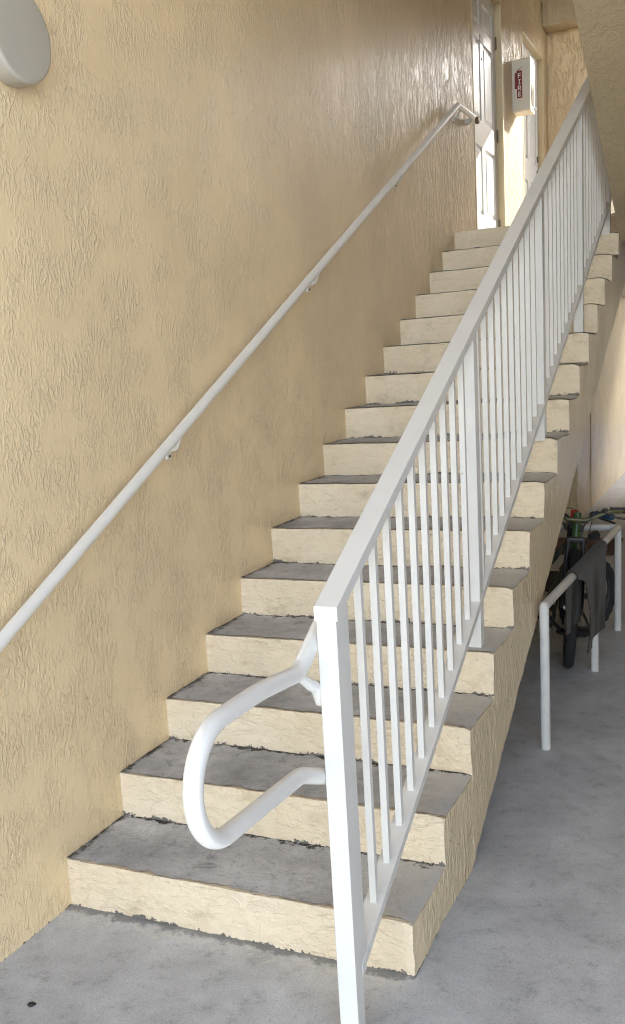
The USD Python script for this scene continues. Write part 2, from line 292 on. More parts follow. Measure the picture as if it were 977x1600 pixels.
def bar(p, q, w, h, c=.002, upv=(0, 0, 1)):
    """Rectangular bar of width w (sideways) and height h along p-q."""
    p, q = np.array(p, float), np.array(q, float); L = np.linalg.norm(q-p); d = (q-p)/L
    s = np.cross(d, upv); s /= np.linalg.norm(s); u = np.cross(s, d)
    m = cbox((0, -w/2, -h/2), (L, w/2, h/2), c)
    T = np.eye(4); T[:3, 0], T[:3, 1], T[:3, 2], T[:3, 3] = d, -s, u, p
    m.apply_transform(T); return m
def tube(path, r, n=16, caps=True):
    P = np.asarray(path, float); N = len(P)
    t = np.gradient(P, axis=0); t /= np.linalg.norm(t, axis=1)[:, None]
    a = np.cross(t[0], [0, 0, 1.]);
    if np.linalg.norm(a) < .1: a = np.cross(t[0], [1., 0, 0])
    a /= np.linalg.norm(a); rings = []; rr = np.broadcast_to(r, N)
    for i in range(N):
        a = a - t[i]*np.dot(a, t[i]); a /= np.linalg.norm(a); b = np.cross(t[i], a)
        th = np.linspace(0, 2*np.pi, n, endpoint=False)
        rings.append(P[i] + rr[i]*(np.cos(th)[:, None]*a + np.sin(th)[:, None]*b))
    V = np.vstack(rings); F = []
    for i in range(N-1):
        for k in range(n):
            j = (k+1) % n; F += [[i*n+k, i*n+j, (i+1)*n+j], [i*n+k, (i+1)*n+j, (i+1)*n+k]]
    if caps:
        V = np.vstack([V, P[0], P[-1]]); c0, c1 = N*n, N*n+1
        for k in range(n):
            j = (k+1) % n; F += [[c0, j, k], [c1, (N-1)*n+k, (N-1)*n+j]]
    m = trimesh.Trimesh(V, F, process=False); 
    if m.volume < 0: m.invert()
    return m
def fillet(pts, rad, n=8):
    """Polyline with its corners rounded; rad per inner corner or one value."""
    P = [np.array(p, float) for p in pts]; out = [P[0]]
    for i in range(1, len(P)-1):
        r = rad[i-1] if np.ndim(rad) else rad
        u, v = P[i-1]-P[i], P[i+1]-P[i]; lu, lv = np.linalg.norm(u), np.linalg.norm(v); u, v = u/lu, v/lv
        ang = math.acos(np.clip(np.dot(u, v), -1, 1)); d = min(r/math.tan(ang/2), .49*lu, .49*lv)
        a, b = P[i]+u*d, P[i]+v*d
        for k in range(n+1):
            s = k/n; out.append((1-s)**2*a + 2*s*(1-s)*P[i] + s*s*b)
    out.append(P[-1]); return np.array(out)
def dense(P, step):
    out = [P[0]]
    for a, b in zip(P[:-1], P[1:]):
        k = max(1, int(np.linalg.norm(b-a)/step))
        out += [a + (b-a)*(i+1)/k for i in range(k)]
    return np.array(out)
def cyl(p, q, r, n=20): return tube([p, q], r, n)
def ext(poly, axis, a, b):
    """Extrude a shapely polygon: axis 'x' -> polygon in (y, z) from x=a to b; 'y' -> polygon in (x, z)."""
    m = trimesh.creation.extrude_polygon(poly, b-a, engine='earcut'); v = m.vertices.copy()
    if axis == 'x': v = np.c_[v[:, 2]+a, v[:, 0], v[:, 1]]
    elif axis == 'y': v = np.c_[v[:, 0], v[:, 2]+a, v[:, 1]]
    else: v = np.c_[v[:, 0], v[:, 1], v[:, 2]+a]
    m = trimesh.Trimesh(v, m.faces, process=False)
    if m.volume < 0: m.invert()
    return m
def lathe(profile, n=32):
    """Revolve (r, h) about the local z axis."""
    return trimesh.creation.revolve(np.array(profile), sections=n)
def rough(V, amp, freq, seed=0, octv=3):
    V = np.asarray(V, float)
    return np.stack([(meshkit.fbm(V*freq + 37.1*k, octv, seed+k) - .5)*2*amp for k in range(3)], -1)

# ------------------------------------------------------------------ the ground
def ground_sheet():
    xs = np.concatenate([[-250, -60, -15], np.linspace(-4, 8, 13), [20, 60, 250]]); ys = np.concatenate([[-250, -60, -15], np.linspace(-6, 16, 23), [30, 70, 250]])
    X, Y = np.meshgrid(xs, ys, indexing='ij'); V = np.c_[X.ravel(), Y.ravel(), 0*X.ravel()]; F = []
    for i in range(len(xs)-1):
        for j in range(len(ys)-1):
            a = i*len(ys)+j; F.append([a, a+len(ys), a+len(ys)+1, a+1])
    return V, np.array(F)
obj('ground', ground_sheet(), FLOOR, kind='structure')

# ------------------------------------------------------------------ the apartment building: walls, doors, ceilings
LZ = 16*R_                                                       # landing level
bld = thing('apartment_building', 'cream stucco apartment building wall rising along the left side of the stairs', 'building')
D1, D2, DT = (5.700, 6.735), (7.56, 8.60), LZ+2.05
wp = Polygon([(-5, -.3), (8.85, -.3), (8.85, 8.2), (-5, 8.2)])
for a, b in (D1, D2): wp = wp.difference(sbox(a, LZ, b, DT))
obj('wall', ext(wp, 'x', -.25, 0), WALL, bld)
obj('end_wall', cbox((-.2, 8.852, -.3), (.43, 9.05, 8.2), .004), END, bld)
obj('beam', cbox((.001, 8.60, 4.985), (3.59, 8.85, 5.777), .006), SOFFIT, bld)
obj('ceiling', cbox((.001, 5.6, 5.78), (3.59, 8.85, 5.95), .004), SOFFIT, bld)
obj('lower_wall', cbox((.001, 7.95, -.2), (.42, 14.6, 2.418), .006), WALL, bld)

def door(D, knob_side):
    y0, y1 = D; fr = .022; xl = -.052
    frame = ext(sbox(y0, LZ+.003, y1, DT).difference(sbox(y0+fr, LZ, y1-fr, DT-fr)), 'x', xl-.06, .004)
    obj('door_frame', frame, FRAMEP, bld)
    a, b, z0, z1 = y0+fr+.003, y1-fr-.003, LZ+.012, DT-fr-.003
    w, h = b-a, z1-z0
    cols = [(a+.115, a+w/2-.05), (a+w/2+.05, b-.115)]
    rows = [(z0+.24, z0+.78), (z0+.98, z0+1.60), (z0+1.70, z0+1.90)]
    leaf = sbox(a, z0, b, z1)
    for c in cols:
        for r in rows: leaf = leaf.difference(sbox(c[0], r[0], c[1], r[1]))
    d = obj('door', ext(leaf, 'x', xl-.018, xl), DOORP, bld)
    for c in cols:
        for r in rows:
            def ring(i, x): return [(x, c[0]+i, r[0]+i), (x, c[1]-i, r[0]+i), (x, c[1]-i, r[1]-i), (x, c[0]+i, r[1]-i)]
            V = np.array(ring(0, xl-.0005) + ring(.010, xl-.016) + ring(.024, xl-.016) + ring(.046, xl-.002)); F = []
            for k in range(3):
                for q in range(4):
                    j = (q+1) % 4; F += [[4*k+q, 4*k+j, 4*k+4+j], [4*k+q, 4*k+4+j, 4*k+4+q]]
            F += [[12, 13, 14], [12, 14, 15]]
            obj('panel', trimesh.Trimesh(V, F, process=False), DOORP, d)
    yk = a+.065 if knob_side < 0 else b-.065
    knob = lathe([(0, 0), (.032, 0), (.032, .006), (.012, .010), (.012, .035), (.026, .045), (.029, .058), (.022, .072), (0, .075)], 20)
    T = trimesh.transformations.rotation_matrix(math.pi/2, (0, 1, 0)); knob.apply_transform(T); knob.apply_translation((xl, yk, LZ+.92))
    obj('door_knob', knob, BRASS, d, smooth=40)
    bolt = lathe([(0, 0), (.029, 0), (.029, .012), (.02, .018), (0, .018)], 20); bolt.apply_transform(T); bolt.apply_translation((xl, yk, LZ+1.06)); obj('deadbolt', bolt, BRASS, d, smooth=40)
    ph = lathe([(0, 0), (.012, 0), (.012, .005), (0, .006)], 12); ph.apply_transform(T); ph.apply_translation((xl, (a+b)/2, LZ+1.48)); obj('peephole', ph, BRASS, d)
    obj('number_plate', cbox((xl, (a+b)/2-.06, LZ+1.60), (xl+.004, (a+b)/2+.06, LZ+1.66), .001), plain('plate_grey', (.33, .30, .25), .4) if knob_side < 0 else '/World/Looks/plate_grey', d)
    yh = b+.001 if knob_side < 0 else a-.001
    for zz in (LZ+.22, LZ+.97, LZ+1.72):
        obj('hinge', cbox((xl-.002, yh-.018, zz-.05), (xl+.012, yh+.020, zz+.05), .002), BRASS, d)
    return d
door(D1, -1); door(D2, 1)
# upper landing and the walkway slabs over it
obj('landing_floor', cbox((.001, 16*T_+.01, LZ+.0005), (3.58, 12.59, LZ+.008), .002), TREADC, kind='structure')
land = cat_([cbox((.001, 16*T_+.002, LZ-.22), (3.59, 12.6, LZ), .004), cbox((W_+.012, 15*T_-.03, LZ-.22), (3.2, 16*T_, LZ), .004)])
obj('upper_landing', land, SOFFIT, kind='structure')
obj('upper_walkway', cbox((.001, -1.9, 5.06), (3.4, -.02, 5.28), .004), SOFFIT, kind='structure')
# facing building that closes the stairwell on the right, behind the camera's right shoulder
op = thing('apartment_building_001', 'cream stucco building wall facing the stairs across the concrete passage', 'building')
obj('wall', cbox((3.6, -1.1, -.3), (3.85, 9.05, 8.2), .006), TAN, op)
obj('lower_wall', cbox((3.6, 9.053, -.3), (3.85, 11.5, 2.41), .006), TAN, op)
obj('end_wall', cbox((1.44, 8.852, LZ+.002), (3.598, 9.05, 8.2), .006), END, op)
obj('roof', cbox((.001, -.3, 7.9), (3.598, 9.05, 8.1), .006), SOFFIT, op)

# the next block of flats behind, whose shade lies over the far end of the passage
nb = thing('apartment_building_002', 'neighbouring cream apartment block standing beyond the far end of the passage', 'building')
blk = sbox(-14, -.2, 18, 7.6); wins = [(x, z) for x in np.arange(-12.5, 17, 3.1) for z in (1.0, 3.9)]
for x, z in wins: blk = blk.difference(sbox(x, z, x+1.2, z+1.2))
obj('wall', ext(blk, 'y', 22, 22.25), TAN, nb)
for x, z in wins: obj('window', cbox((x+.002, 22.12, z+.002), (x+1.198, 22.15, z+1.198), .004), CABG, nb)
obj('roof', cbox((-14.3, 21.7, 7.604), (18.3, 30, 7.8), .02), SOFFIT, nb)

# ------------------------------------------------------------------ staircase
def soffit_z(y): return np.maximum(-.01, .252 + (np.asarray(y)-1.144)*.4914)
def shape_noise(V):
    d = rough(V, .0034, 9., 5) + rough(V, .0026, 38., 9, 2)
    d[:, 0] = np.where(V[:, 0] > W_-.001, d[:, 0]*1.3, d[:, 0]*.2)
    return d
def step_mesh(i, nx, ny, nz):
    y0, y1, zt = i*T_, (i+1)*T_, (i+1)*R_
    nx, ny, nz = nx, ny, max(4, nz)
    pts, F = {}, []
    V = []
    def vid(a, b, c):
        k = (a, b, c)
        if k not in pts:
            y = y0 + (y1-y0)*b/ny; z = soffit_z(y) + (zt-soffit_z(y))*c/nz
            pts[k] = len(V); V.append((W_*a/nx, y, z))
        return pts[k]
    def quad(p, q, r, s): F.extend([[vid(*p), vid(*q), vid(*r)], [vid(*p), vid(*r), vid(*s)]])
    for a in range(nx):
        for c in range(nz): quad((a, 0, c), (a+1, 0, c), (a+1, 0, c+1), (a, 0, c+1)); quad((a, ny, c), (a, ny, c+1), (a+1, ny, c+1), (a+1, ny, c))
        for b in range(ny): quad((a, b, nz), (a+1, b, nz), (a+1, b+1, nz), (a, b+1, nz)); quad((a, b, 0), (a, b+1, 0), (a+1, b+1, 0), (a+1, b, 0))
    for b in range(ny):
        for c in range(nz): quad((nx, b, c), (nx, b+1, c), (nx, b+1, c+1), (nx, b, c+1)); quad((0, b, c), (0, b, c+1), (0, b+1, c+1), (0, b+1, c))
    V = np.array(V); D = shape_noise(V)
    # worn arris at the open end
    end = np.clip((V[:, 0]-(W_-.035))/.035, 0, 1); top = np.clip((V[:, 2]-(zt-.03))/.03, 0, 1)
    D[:, 2] -= .009*(end*top)**2*(.5+meshkit.noise(V*14))
    low = V[:, 2] < .001; D[low, 2] = 0
    return V + D, np.array(F)
def flank_split(V, F):
    """Side faces (open end and underside) apart from the stepped front and top."""
    m = trimesh.Trimesh(V, F, process=False); n = m.face_normals
    side = (n[:, 0] > .6) | (n[:, 2] < -.4)
    def sub(mask):
        f = F[mask]; u, inv = np.unique(f, return_inverse=True); return trimesh.Trimesh(V[u], inv.reshape(-1, 3), process=False)
    return sub(~side), sub(side)
def tread_sheet(i):
    nx, ny = 76, 20; y0, y1, z = i*T_, (i+1)*T_, (i+1)*R_
    u = np.linspace(0, 1, nx+1); v = np.linspace(0, 1, ny+1); U, Vv = np.meshgrid(u, v, indexing='ij')
    X0 = U*W_
    front = y0 + .004 + .024*(meshkit.fbm(np.stack([X0*19, 0*X0+i*3.1, 0*X0], -1), 4, 3)-.35)
    right = W_ + .001 - .006*(meshkit.fbm(np.stack([Vv*T_*14, 0*Vv+i*5.3, 0*Vv], -1), 3, 8)-.2)
    X = .001 + U*(right-.001); Y = front + Vv*(y1+.004-front)
    P = np.stack([X, Y, 0*X+z], -1).reshape(-1, 3)
    D = shape_noise(P); end = np.clip((P[:, 0]-(W_-.035))/.035, 0, 1)
    P[:, 2] += D[:, 2] - .009*end**2*(.5+meshkit.noise(P*14)) + .0045
    F = []
    for a in range(nx):
        for b in range(ny):
            q = a*(ny+1)+b; F.append([q, q+ny+1, q+ny+2, q+1])
    return P, np.array(F)
st = thing('concrete_staircase', 'cream painted concrete stairs with bare grey treads rising along the stucco wall', 'staircase')
for i in range(16):
    fine = i < 7
    V, F = step_mesh(i, 60 if fine else 36, 16 if fine else 8, 10 if fine else 8)
    front, side = flank_split(V, F)
    s = obj('step', front, RISER, st, smooth=45)
    obj('step_side', side, FLANK, s, smooth=50)
    if i < 15: obj('tread', tread_sheet(i), TREAD, s, smooth=True)
# the next flight up, running back over the passage, seen from below
st2 = thing('concrete_staircase_001', 'upper flight of concrete stairs overhead, its plastered underside showing at upper right', 'staircase')
YL, X0, X1 = 15*T_-.05, W_+.002, W_+1.19
def usof(y): return LZ + (YL-y)*.4914 - .475 + .165
prof = []
for i in range(15):
    prof += [(YL-i*T_, LZ+i*R_), (YL-i*T_, LZ+(i+1)*R_)]
yt = YL-15*T_; prof += [(yt, LZ+15*R_), (yt, usof(yt)), (4.80, LZ-.22), (YL, LZ-.22)]
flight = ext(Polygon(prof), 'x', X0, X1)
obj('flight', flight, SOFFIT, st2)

# ------------------------------------------------------------------ the white steel railing
rail = thing('stair_railing', 'white steel stair railing with square balusters and looped handrail end', 'railing')
XR, XB = 1.1215, 1.148
def ztop(y): return 1.153 + .492*(y+.300)                        # top face of the cap rail
def zbot(y): return .171 + .503*(y+.222)                         # lower face of the bottom rail at its right edge
PW = .0255
posts = [-.2755, 1.075, 2.355, 3.540, 4.72]
YE = 4.98
for k, y in enumerate(posts):
    zb = 0. if k == 0 else R_*(math.floor(y/T_)+1)-.01
    V = cbox((XR-PW, y-PW, zb), (XR+PW, y+PW, ztop(y-PW)-.020), .002)
    obj('post', V, WHITE, rail)
    if k: pass
# cap rail: rectangular tube, plumb cut at the lower end
capw, caph = .030, .036
yA, yB = -.3005, YE
P = []
for y in (yA, yB):
    for x in (XR-capw+.002, XR+capw-.002): P += [(x, y, ztop(y)), (x, y, ztop(y)-caph)]
    for x in (XR-capw, XR+capw): P += [(x, y, ztop(y)-.002), (x, y, ztop(y)-caph+.002)]
obj('top_rail', hull(P), WHITE, rail)
P = []
for y in (posts[0]+PW-.002, YE):
    for x, e in ((XR-.026, 0), (XB, 0)): P += [(x, y, zbot(y)), (x, y, zbot(y)+.028)]
obj('bottom_rail', hull(P), WHITE, rail)
bal = []
for a, b in zip(posts[:-1], posts[1:]):
    n = 11 if a < 0 else 10
    ys = np.linspace(a, b, n+2)[1:-1] if a > 0 else -.0805+.1167*np.arange(10)
    bal += list(ys)
bal += [4.72+.107*(k+1) for k in range(2)]
for y in bal:
    h = .0095
    pts = []
    for dx in (-h, h):
        for dy in (-h, h):
            pts += [(XR+dx, y+dy, zbot(y+dy)+.020), (XR+dx, y+dy, ztop(y+dy)-caph+.006)]
    pts = np.array(pts)
    obj('baluster', hull(pts), WHITE, rail)
XLp = 1.0755
arc_ = [(XLp, -.752-.124*math.sin(a), .908+.124*math.cos(a)) for a in np.linspace(0, math.pi, 25)]
lp = np.vstack([fillet([(XLp, -.222, 1.092), (XLp, -.375, 1.008), (XLp, -.58, 1.030), arc_[0]], [.09, .8], 10), arc_[1:-1],
                fillet([arc_[-1], (XLp, -.62, .776), (XLp, -.40, .762), (XLp, -.235, .690)], [1., .14], 10)])
obj('handrail_loop', tube(dense(lp, .03), .0205, 24), WHITE, rail, smooth=60, label='white tube loop at the lower end of the railing')
bk = fillet([(XLp, -.375, 1.004), (XLp+.004, -.325, .965), (XLp+.008, -.29, .945), (XLp+.012, -.275, .905)], .05, 6)
obj('bracket', tube(dense(bk, .01), np.linspace(.0125, .017, len(dense(bk, .01))), 16), WHITE, rail, smooth=60)
obj('end_stile', cbox((XR-.022, posts[0]+PW-.001, .150), (XR+.0235, posts[0]+PW+.034, ztop(-.25)-.03), .002), WHITE, rail)
obj('end_stile', cbox((XR-.012, posts[0]+PW+.033, zbot(-.21)+.02), (XR+.0125, posts[0]+PW+.046, ztop(-.22)-.03), .001), WHITE, rail)

# ------------------------------------------------------------------ tube handrail on the wall
hr = thing('wall_handrail', 'white round tube handrail fixed along the stucco wall beside the stairs', 'handrail')
XH = .062
def zh(y): return 1.458 + .4795*(y-.735)
hp = fillet([(XH, -1.0, zh(-1.0)), (XH, 5.0, zh(5.0)), (XH, 5.46, zh(5.0)+.005), (-.02, 5.46, zh(5.0)-.03)], [.06, .05], 8)
obj('tube', tube(dense(hp, .12), .0200, 24), RAILW, hr, smooth=60)
for y in (-.6, .84, 2.27, 3.69, 5.07):
    z = zh(min(y, 5.0)); pth = fillet([(.0, y, z-.068), (.042, y, z-.066), (XH, y, z-.012)], .03, 6)
    b = obj('bracket', tube(pth, .008, 10), RAILW, hr, smooth=60)
    obj('wall_plate', cbox((-.002, y-.016, z-.104), (.007, y+.016, z-.040), .002), RAILW, b)
    obj('screw', moved(trimesh.creation.icosphere(1, .006), (.008, y, z-.092)), BRASS, b)

# ------------------------------------------------------------------ wall lamp
lamp = thing('wall_lamp', 'round grey wall lamp high on the left wall, cut by the picture corner', 'lamp', (0, .150, 2.722))
Tx = trimesh.transformations.rotation_matrix(math.pi/2, (0, 1, 0))
body = lathe([(0, 0), (.131, 0), (.135, .004), (.135, .056), (.131, .064), (.122, .067), (.06, .069), (0, .0695)], 64); body.apply_transform(Tx)
obj('housing', body, LAMPM, lamp, smooth=50)
base = lathe([(0, -.002), (.120, -.002), (.120, .0), (0, .0)], 40); base.apply_transform(Tx)
obj('back_plate', base, LAMPM, lamp)

# ------------------------------------------------------------------ fire extinguisher cabinet between the doors
cab = thing('fire_extinguisher_cabinet', 'white fire extinguisher cabinet with red FIRE sticker between the two upper doors', 'cabinet', (0, 7.11, 3.872))
def rbox(a, b, r, axis='x'):
    pl = sbox(a[1]+r, a[2]+r, b[1]-r, b[2]-r).buffer(r, quad_segs=6)
    return ext(pl, 'x', a[0], b[0])
cy, cz = .19, .445
obj('body', rbox((.001, 0, 0), (.140, cy, cz), .018), CABW, cab, smooth=40)
dr = obj('door', rbox((.1405, -.004, -.004), (.165, cy+.004, cz+.004), .022), CABW, cab, smooth=40)
obj('window', rbox((.1655, .03, .05), (.168, cy-.03, cz-.04), .02), CABG, dr)
obj('latch', cbox((.166, cy-.02, .03), (.183, cy+.0, .055), .003), STEEL, dr)
sg = obj('sticker', cbox((.045, -.0022, .115), (.092, -.0004, .345), .0005), RED, cab)
for k, ch in enumerate('FIRE'):
    t = meshkit.text_mesh(ch, .038, .0008, bold=True); b = t.bounds
    t.apply_translation((-(b[0][0]+b[1][0])/2, 0, 0))
    v = t.vertices; t = trimesh.Trimesh(np.c_[v[:, 0]+.0685, -.0024-v[:, 2], v[:, 1]+.285-.052*k-.0], t.faces, process=False)
    if t.volume < 0: t.invert()
    obj('letter', t, SIGNW, sg)
pic = cat_([ext(sbox(.030, .20, .0445, .325).buffer(.004), 'y', -.0022, -.0004), bar((.045, -.0013, .345), (.098, -.0013, .375), .0018, .006, .0003, (0, 1, 0)), bar((.040, -.0013, .330), (.075, -.0013, .355), .0018, .006, .0003, (0, 1, 0))])
obj('pictogram', pic, RED, sg)

# ------------------------------------------------------------------ pipe guard under the stairs
gr = thing('pipe_guardrail', 'low grey-white pipe guardrail on the passage floor guarding the space beneath the stairs', 'railing')
GP = [(1.240, 1.768), (1.287, 2.936), (1.306, 3.790)]
GH = .648
for x, y in GP: 
    p_ = obj('post', cyl((x, y, -.004), (x, y, GH-.0), .0205, 20), PIPE, gr, smooth=60)
obj('rail', tube(dense(fillet([(1.240, 1.768, GH-.03), (1.240, 1.768, GH), (1.306, 3.79, GH), (.42, 3.79, GH)], .022, 4), .1), .0205, 20), PIPE, gr, smooth=60)

# ------------------------------------------------------------------ cloth over the guard
def cloth():
    nu, nv = 34, 110
    ya, yb = 2.36, 3.20; L1, L2 = .31, .405
    U, S = np.meshgrid(np.linspace(0, 1, nu+1), np.linspace(-1, 1, nv+1), indexing='ij')
    rr = .0245; arc = math.pi*rr
    s = np.where(S < 0, S*(L1+arc/2), S*(L2+arc/2))
    y = ya + (yb-ya)*U
    drop = np.maximum(np.abs(s)-arc/2, 0)
    # the front panel hangs towards the far end, the back panel towards the near end
    q = np.clip(drop/.06, 0, 1); q = q*q*(3-2*q)
    yf = 2.52 + .64*U; yk = 2.36 + .52*U
    y = y + q*(np.where(s > 0, yf, yk) - y)
    hem = np.where(s > 0, (.02*(1-U) - .10*np.clip((U-.7)/.3, 0, 1)**2)*(drop/L2)**2, .03*(U-.5)*(drop/L1)**2)
    ang = np.clip(s/(arc/2), -1, 1)*math.pi/2
    xr = 1.240 + (y-1.768)/(3.79-1.768)*.066
    fold = (.020*np.sin(U*11+.8)+.008*np.sin(U*23+2+drop*4))*np.clip(drop/.25, 0, 1) + .012*np.sin(drop*9+U*3)*np.clip(drop/.3, 0, 1)
    x = xr + np.sin(ang)*rr + np.where(s > 0, 1, -1)*np.clip(drop/.3, 0, 1)*.012 + fold
    x = np.where(drop > 0, np.where(s > 0, np.maximum(x, xr+rr), np.minimum(x, xr-rr)), x)
    z = GH + np.cos(ang)*rr - drop - hem
    return np.stack([x, y, z], -1)
C = cloth(); nu, nv = C.shape[0]-1, C.shape[1]-1
gx = np.cross(np.gradient(C, axis=0), np.gradient(C, axis=1)); gx /= np.linalg.norm(gx, axis=-1, keepdims=True)
if gx[nu//2, nv//2, 2] < 0: gx = -gx
A, B = (C).reshape(-1, 3), (C+gx*.006).reshape(-1, 3); F = []; n1 = (nu+1)*(nv+1)
for a in range(nu):
    for b in range(nv):
        q = a*(nv+1)+b; F += [[n1+q, n1+q+nv+1, n1+q+nv+2], [n1+q, n1+q+nv+2, n1+q+1], [q, q+nv+2, q+nv+1], [q, q+1, q+nv+2]]
edge = [a*(nv+1) for a in range(nu+1)] + [nu*(nv+1)+b for b in range(1, nv+1)] + [a*(nv+1)+nv for a in range(nu-1, -1, -1)] + [b for b in range(nv-1, 0, -1)]
for i, q in enumerate(edge):
    r = edge[(i+1) % len(edge)]; F += [[q, r, n1+r], [q, n1+r, n1+q]]
cm = trimesh.Trimesh(np.vstack([A, B]), F, process=False); 
if cm.volume < 0: cm.invert()
obj('draped_cloth', cm, CLOTH, smooth=60, label='dark brown cloth hung over the pipe guardrail beneath the stairs', cat='cloth')

# ------------------------------------------------------------------ bicycles (front axle side at +x locally, base at the front wheel's contact)
def torus(R, r, n=48, k=10, knob=False):
    th = np.linspace(0, 2*np.pi, n, endpoint=False); ph = np.linspace(0, 2*np.pi, k, endpoint=False)
    TH, PH = np.meshgrid(th, ph, indexing='ij')
    rr = r*(1+(.10*((np.arange(n)[:, None] % 2)*2-1)*(np.cos(PH) > .2) if knob else 0))
    V = np.stack([(R+rr*np.cos(PH))*np.cos(TH), rr*np.sin(PH), (R+rr*np.cos(PH))*np.sin(TH)], -1).reshape(-1, 3); F = []
    for i in range(n):
        for j in range(k):
            a, b, c, d = i*k+j, ((i+1) % n)*k+j, ((i+1) % n)*k+(j+1) % k, i*k+(j+1) % k; F += [[a, b, c], [a, c, d]]
    m = trimesh.Trimesh(V, F, process=False)
    if m.volume < 0: m.invert()
    return m
def place(loc, heading, lean):
    """Local +x -> heading (radians from world +x), leaning about the heading axis."""
    h = np.array([math.cos(heading), math.sin(heading), 0]); s = np.array([-h[1], h[0], 0.])
    u = np.array([0, 0, 1.])*math.cos(lean) - s*math.sin(lean); s2 = s*math.cos(lean) + np.array([0, 0, 1.])*math.sin(lean)
    return Gf.Matrix4d(*[float(x) for x in (*h, 0, *s2, 0, *u, 0, *loc, 1)])
def bicycle(name, label, mat, R, r, wb, frame_m, bar_m, grips, bar_h, bar_w, steer, sad_h, lamp_on=False, group=None):
    t = thing(name, label, 'bicycle', mat=mat)
    cs, sn = math.cos(steer), math.sin(steer)
    hx, hz = -.13*R/.33, R*2+.06                                  # foot of the head tube relative to the front axle's contact
    piv = np.array([hx-.02, 0, hz])
    def st(p):
        p = np.atleast_2d(np.asarray(p, float)) - piv; q = p.copy(); q[:, 0], q[:, 1] = cs*p[:, 0]-sn*p[:, 1], sn*p[:, 0]+cs*p[:, 1]; return q + piv
    def stm(m): m = m.copy(); m.vertices = st(m.vertices); return m
    for f, cx in ((1, 0.), (0, -wb)):
        tr = moved(torus(R-r, r, 56, 12, True), (cx, 0, R)); rim = moved(torus(R-2*r-.004, .010, 48, 8), (cx, 0, R)); hub = cyl((cx, -.045, R), (cx, .045, R), .018, 12)
        sp = []
        for k in range(20):
            a = 2*math.pi*k/20; sp.append(tube([(cx+.016*math.cos(a+.5), .03*(-1)**k, R+.016*math.sin(a+.5)), (cx+(R-2*r)*math.cos(a), 0, R+(R-2*r)*math.sin(a))], .0012, 4, False))
        g = stm if f else (lambda m: m)
        w = obj('wheel', g(tr), RUBBER, t, smooth=60)
        obj('rim', g(rim), BLACKP, w, smooth=60); obj('hub', g(hub), STEEL, w); obj('spokes', g(cat_(sp)), STEEL, w)
    bb = (-wb*.56, 0, R*.88); seat = (-wb*.70, 0, sad_h-.12); head0, head1 = piv, piv+np.array([-.05, 0, .11])
    fr = cat_([cyl(head0-np.array([0, 0, .02]), head1, .022, 14), cyl(head0+(-.004, 0, .02), bb, .020, 14), cyl(head1+(-.0, 0, -.02), np.array(seat)+(0, 0, -.04), .017, 14), cyl(bb, seat, .017, 14),
               *[cyl(np.array(bb)+(0, s*.02, 0), (-wb, s*.06, R), .009, 10) for s in (-1, 1)], *[cyl(np.array(seat)+(0, s*.015, -.05), (-wb, s*.06, R), .008, 10) for s in (-1, 1)]])
    obj('frame', fr, frame_m, t, smooth=50)
    fk = cat_([tube(fillet([(0, s*.050, R), (hx*.55, s*.048, R*1.55), (hx-.005, s*.04, hz-.03)], .05, 4), .013, 12) for s in (-1, 1)] + [bar((hx-.005, -.052, hz-.03), (hx-.005, .052, hz-.03), .035, .03, .006)])
    obj('fork', stm(fk), BLACKP, t, smooth=50)
    obj('stem', stm(cat_([cyl(head1+(0, 0, -.02), (head1[0]-.012, 0, bar_h-.05), .014, 12), tube([(head1[0]-.012, 0, bar_h-.055), (head1[0]+.05, 0, bar_h-.03)], .017, 12)])), BLACKP, t, smooth=50)
    bx = head1[0]+.05; hb = fillet([(bx-.045, -bar_w/2, bar_h+.03), (bx-.01, -bar_w*.28, bar_h+.025), (bx, -.05, bar_h-.03), (bx, .05, bar_h-.03), (bx-.01, bar_w*.28, bar_h+.025), (bx-.045, bar_w/2, bar_h+.03)], .05, 5)
    h = obj('handlebar', stm(tube(hb, .0115, 12)), bar_m, t, smooth=50)
    for s, gm in ((-1, grips[0]), (1, grips[1])):
        a = np.array([bx-.048, s*(bar_w/2+.004), bar_h+.03]); b = np.array([bx-.022, s*(bar_w/2-.125), bar_h+.029])
        obj('grip', stm(tube(np.linspace(a, b, 9), [.019, .017, .018, .0165, .018, .0165, .018, .0165, .020], 14)), gm, h, smooth=50)
        lv = fillet([b+(.01, -s*.03, -.012), b+(.035, s*.0, -.03), a+(.055, -s*.02, -.045)], .02, 4)
        obj('brake_lever', stm(cat_([tube(lv, .006, 8), moved(trimesh.creation.icosphere(2, .020), b+(.008, -s*.03, -.008))])), BLACKP, h, smooth=60)
        cb = [b+(.02, -s*.03, -.005), b+(.09, -s*.08, .0), (bx+.10, s*.02, bar_h-.07), (hx+.03, s*.03, hz+.02)]
        cb = fillet(cb, .08, 6); obj('cable', stm(tube(dense(cb, .03), .0028, 6)), BLACKP, h, smooth=60)
    sd_ = [(-.15, .065, .0), (-.15, -.065, 0), (-.10, .075, .012), (-.10, -.075, .012), (0, .03, .008), (0, -.03, .008), (.11, .018, 0), (.11, -.018, 0)]
    P = []
    for x, y, z in sd_: P += [(seat[0]+x, y, sad_h+z), (seat[0]+x, y*.8, sad_h+z-.035)]
    sdm = obj('saddle', hull(P), BLACKP, t, smooth=40)
    obj('seat_post', cyl(seat, (seat[0]-.02, 0, sad_h-.03), .0135, 12), BLACKP, sdm)
    ck = lathe([(.05, -.003), (.075, -.003), (.075, .003), (.05, .003)], 28); ck.apply_transform(trimesh.transformations.rotation_matrix(math.pi/2, (1, 0, 0))); ck.apply_translation((bb[0], -.05, bb[2]))
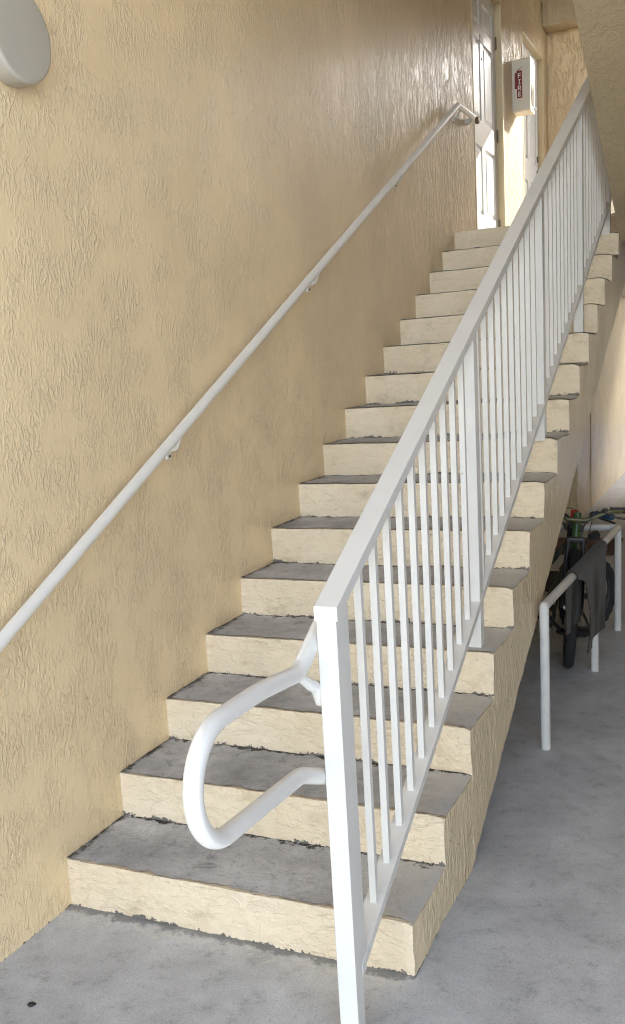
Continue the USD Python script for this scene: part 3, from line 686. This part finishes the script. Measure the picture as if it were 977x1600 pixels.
    crk = obj('crank', cat_([ck, cyl((bb[0], -.07, bb[2]), (bb[0], .07, bb[2]), .016, 12), bar((bb[0], -.07, bb[2]), (bb[0]+.09, -.075, bb[2]-.09), .012, .022), bar((bb[0], .07, bb[2]), (bb[0]-.09, .075, bb[2]+.09), .012, .022)]), BLACKP, t)
    for s in (-1, 1):
        c = np.array([bb[0]-s*.0+(-.09*s)*-1*-1 if False else bb[0]+(.09 if s < 0 else -.09), s*.12, bb[2]+(-.09 if s < 0 else .09)])
        pd = obj('pedal', cbox(c-(.045, .045, .012), c+(.045, .045, .012), .004), BLACKP, crk)
    obj('pedal_reflector', cat_([cbox((bb[0]+.13, -.155, bb[2]-.099), (bb[0]+.139, -.085, bb[2]-.081), .002)]), ORANGE, crk)
    rp = np.array([-wb*.80-.05, 0, R*2+.05])
    rf = obj('reflector', cbox(rp-(.008, .022, .035), rp+(.0, .022, .035), .003), REFL, t)
    obj('reflector_bracket', cyl(rp, rp+(.10, 0, .03), .006, 8), STEEL, rf)
    if lamp_on:
        lpx = np.array([hx+.10, 0, hz+.06]); lm = lathe([(0, 0), (.018, 0), (.026, .03), (.030, .055), (.026, .06), (0, .062)], 20)
        lm.apply_transform(trimesh.transformations.rotation_matrix(math.pi/2, (0, 1, 0))); obj('headlight', stm(moved(lm, lpx)), BLACKP, t, smooth=40)
    obj('kickstand', tube(fillet([(bb[0]-.05, .03, bb[2]-.02), (bb[0]-.10, .09, R*.4), (bb[0]-.13, .15, .008), (bb[0]-.16, .16, .006)], .02, 4), .008, 8), BLACKP, t, smooth=50)
    return t
bicycle('bicycle', 'green framed bicycle under the stairs, knobbly front tyre pointing at the viewer', place((1.13, 3.0, 0), math.atan2(-.985, .17), -.075), .33, .028, 1.03, GREENP, OLIVEP, (BLACKP, BLACKP), .83, .60, 0., .66)
bicycle('bicycle', 'small dark bicycle with one blue grip, standing behind the brown draped cloth', place((1.137, 3.62, 0), 1.10, .04), .252, .026, .80, DARKP, BLACKP, (BLUEG, REDG), .77, .56, -.07, .55, lamp_on=True)

# ------------------------------------------------------------------ doormat, debris
def matmesh(x0, x1, y0, y1):
    m = trimesh.creation.extrude_polygon(sbox(x0, y0, x1, y1).buffer(.01), .012, engine='earcut'); m.apply_translation((0, 0, .001)); return m
obj('doormat', matmesh(.42, .98, 6.15, 6.9), CARPET, label='dark red patterned doormat on the floor beyond the bicycles', cat='doormat')
obj('rubber_mat', matmesh(.30, .70, 4.75, 5.4), RUBBER, label='black mat on the floor beside the stair flank, nearer than the doormat', cat='mat')
rng = np.random.default_rng(4)
pb = trimesh.creation.icosphere(2, .011); pb.vertices *= (1.2, .8, .45); pb.vertices += rough(pb.vertices, .004, 90); pb.apply_translation((.229, -.482, .003))
obj('debris', pb, DEBRIS, label='small dark crumb of debris on the concrete at lower left', cat='debris')
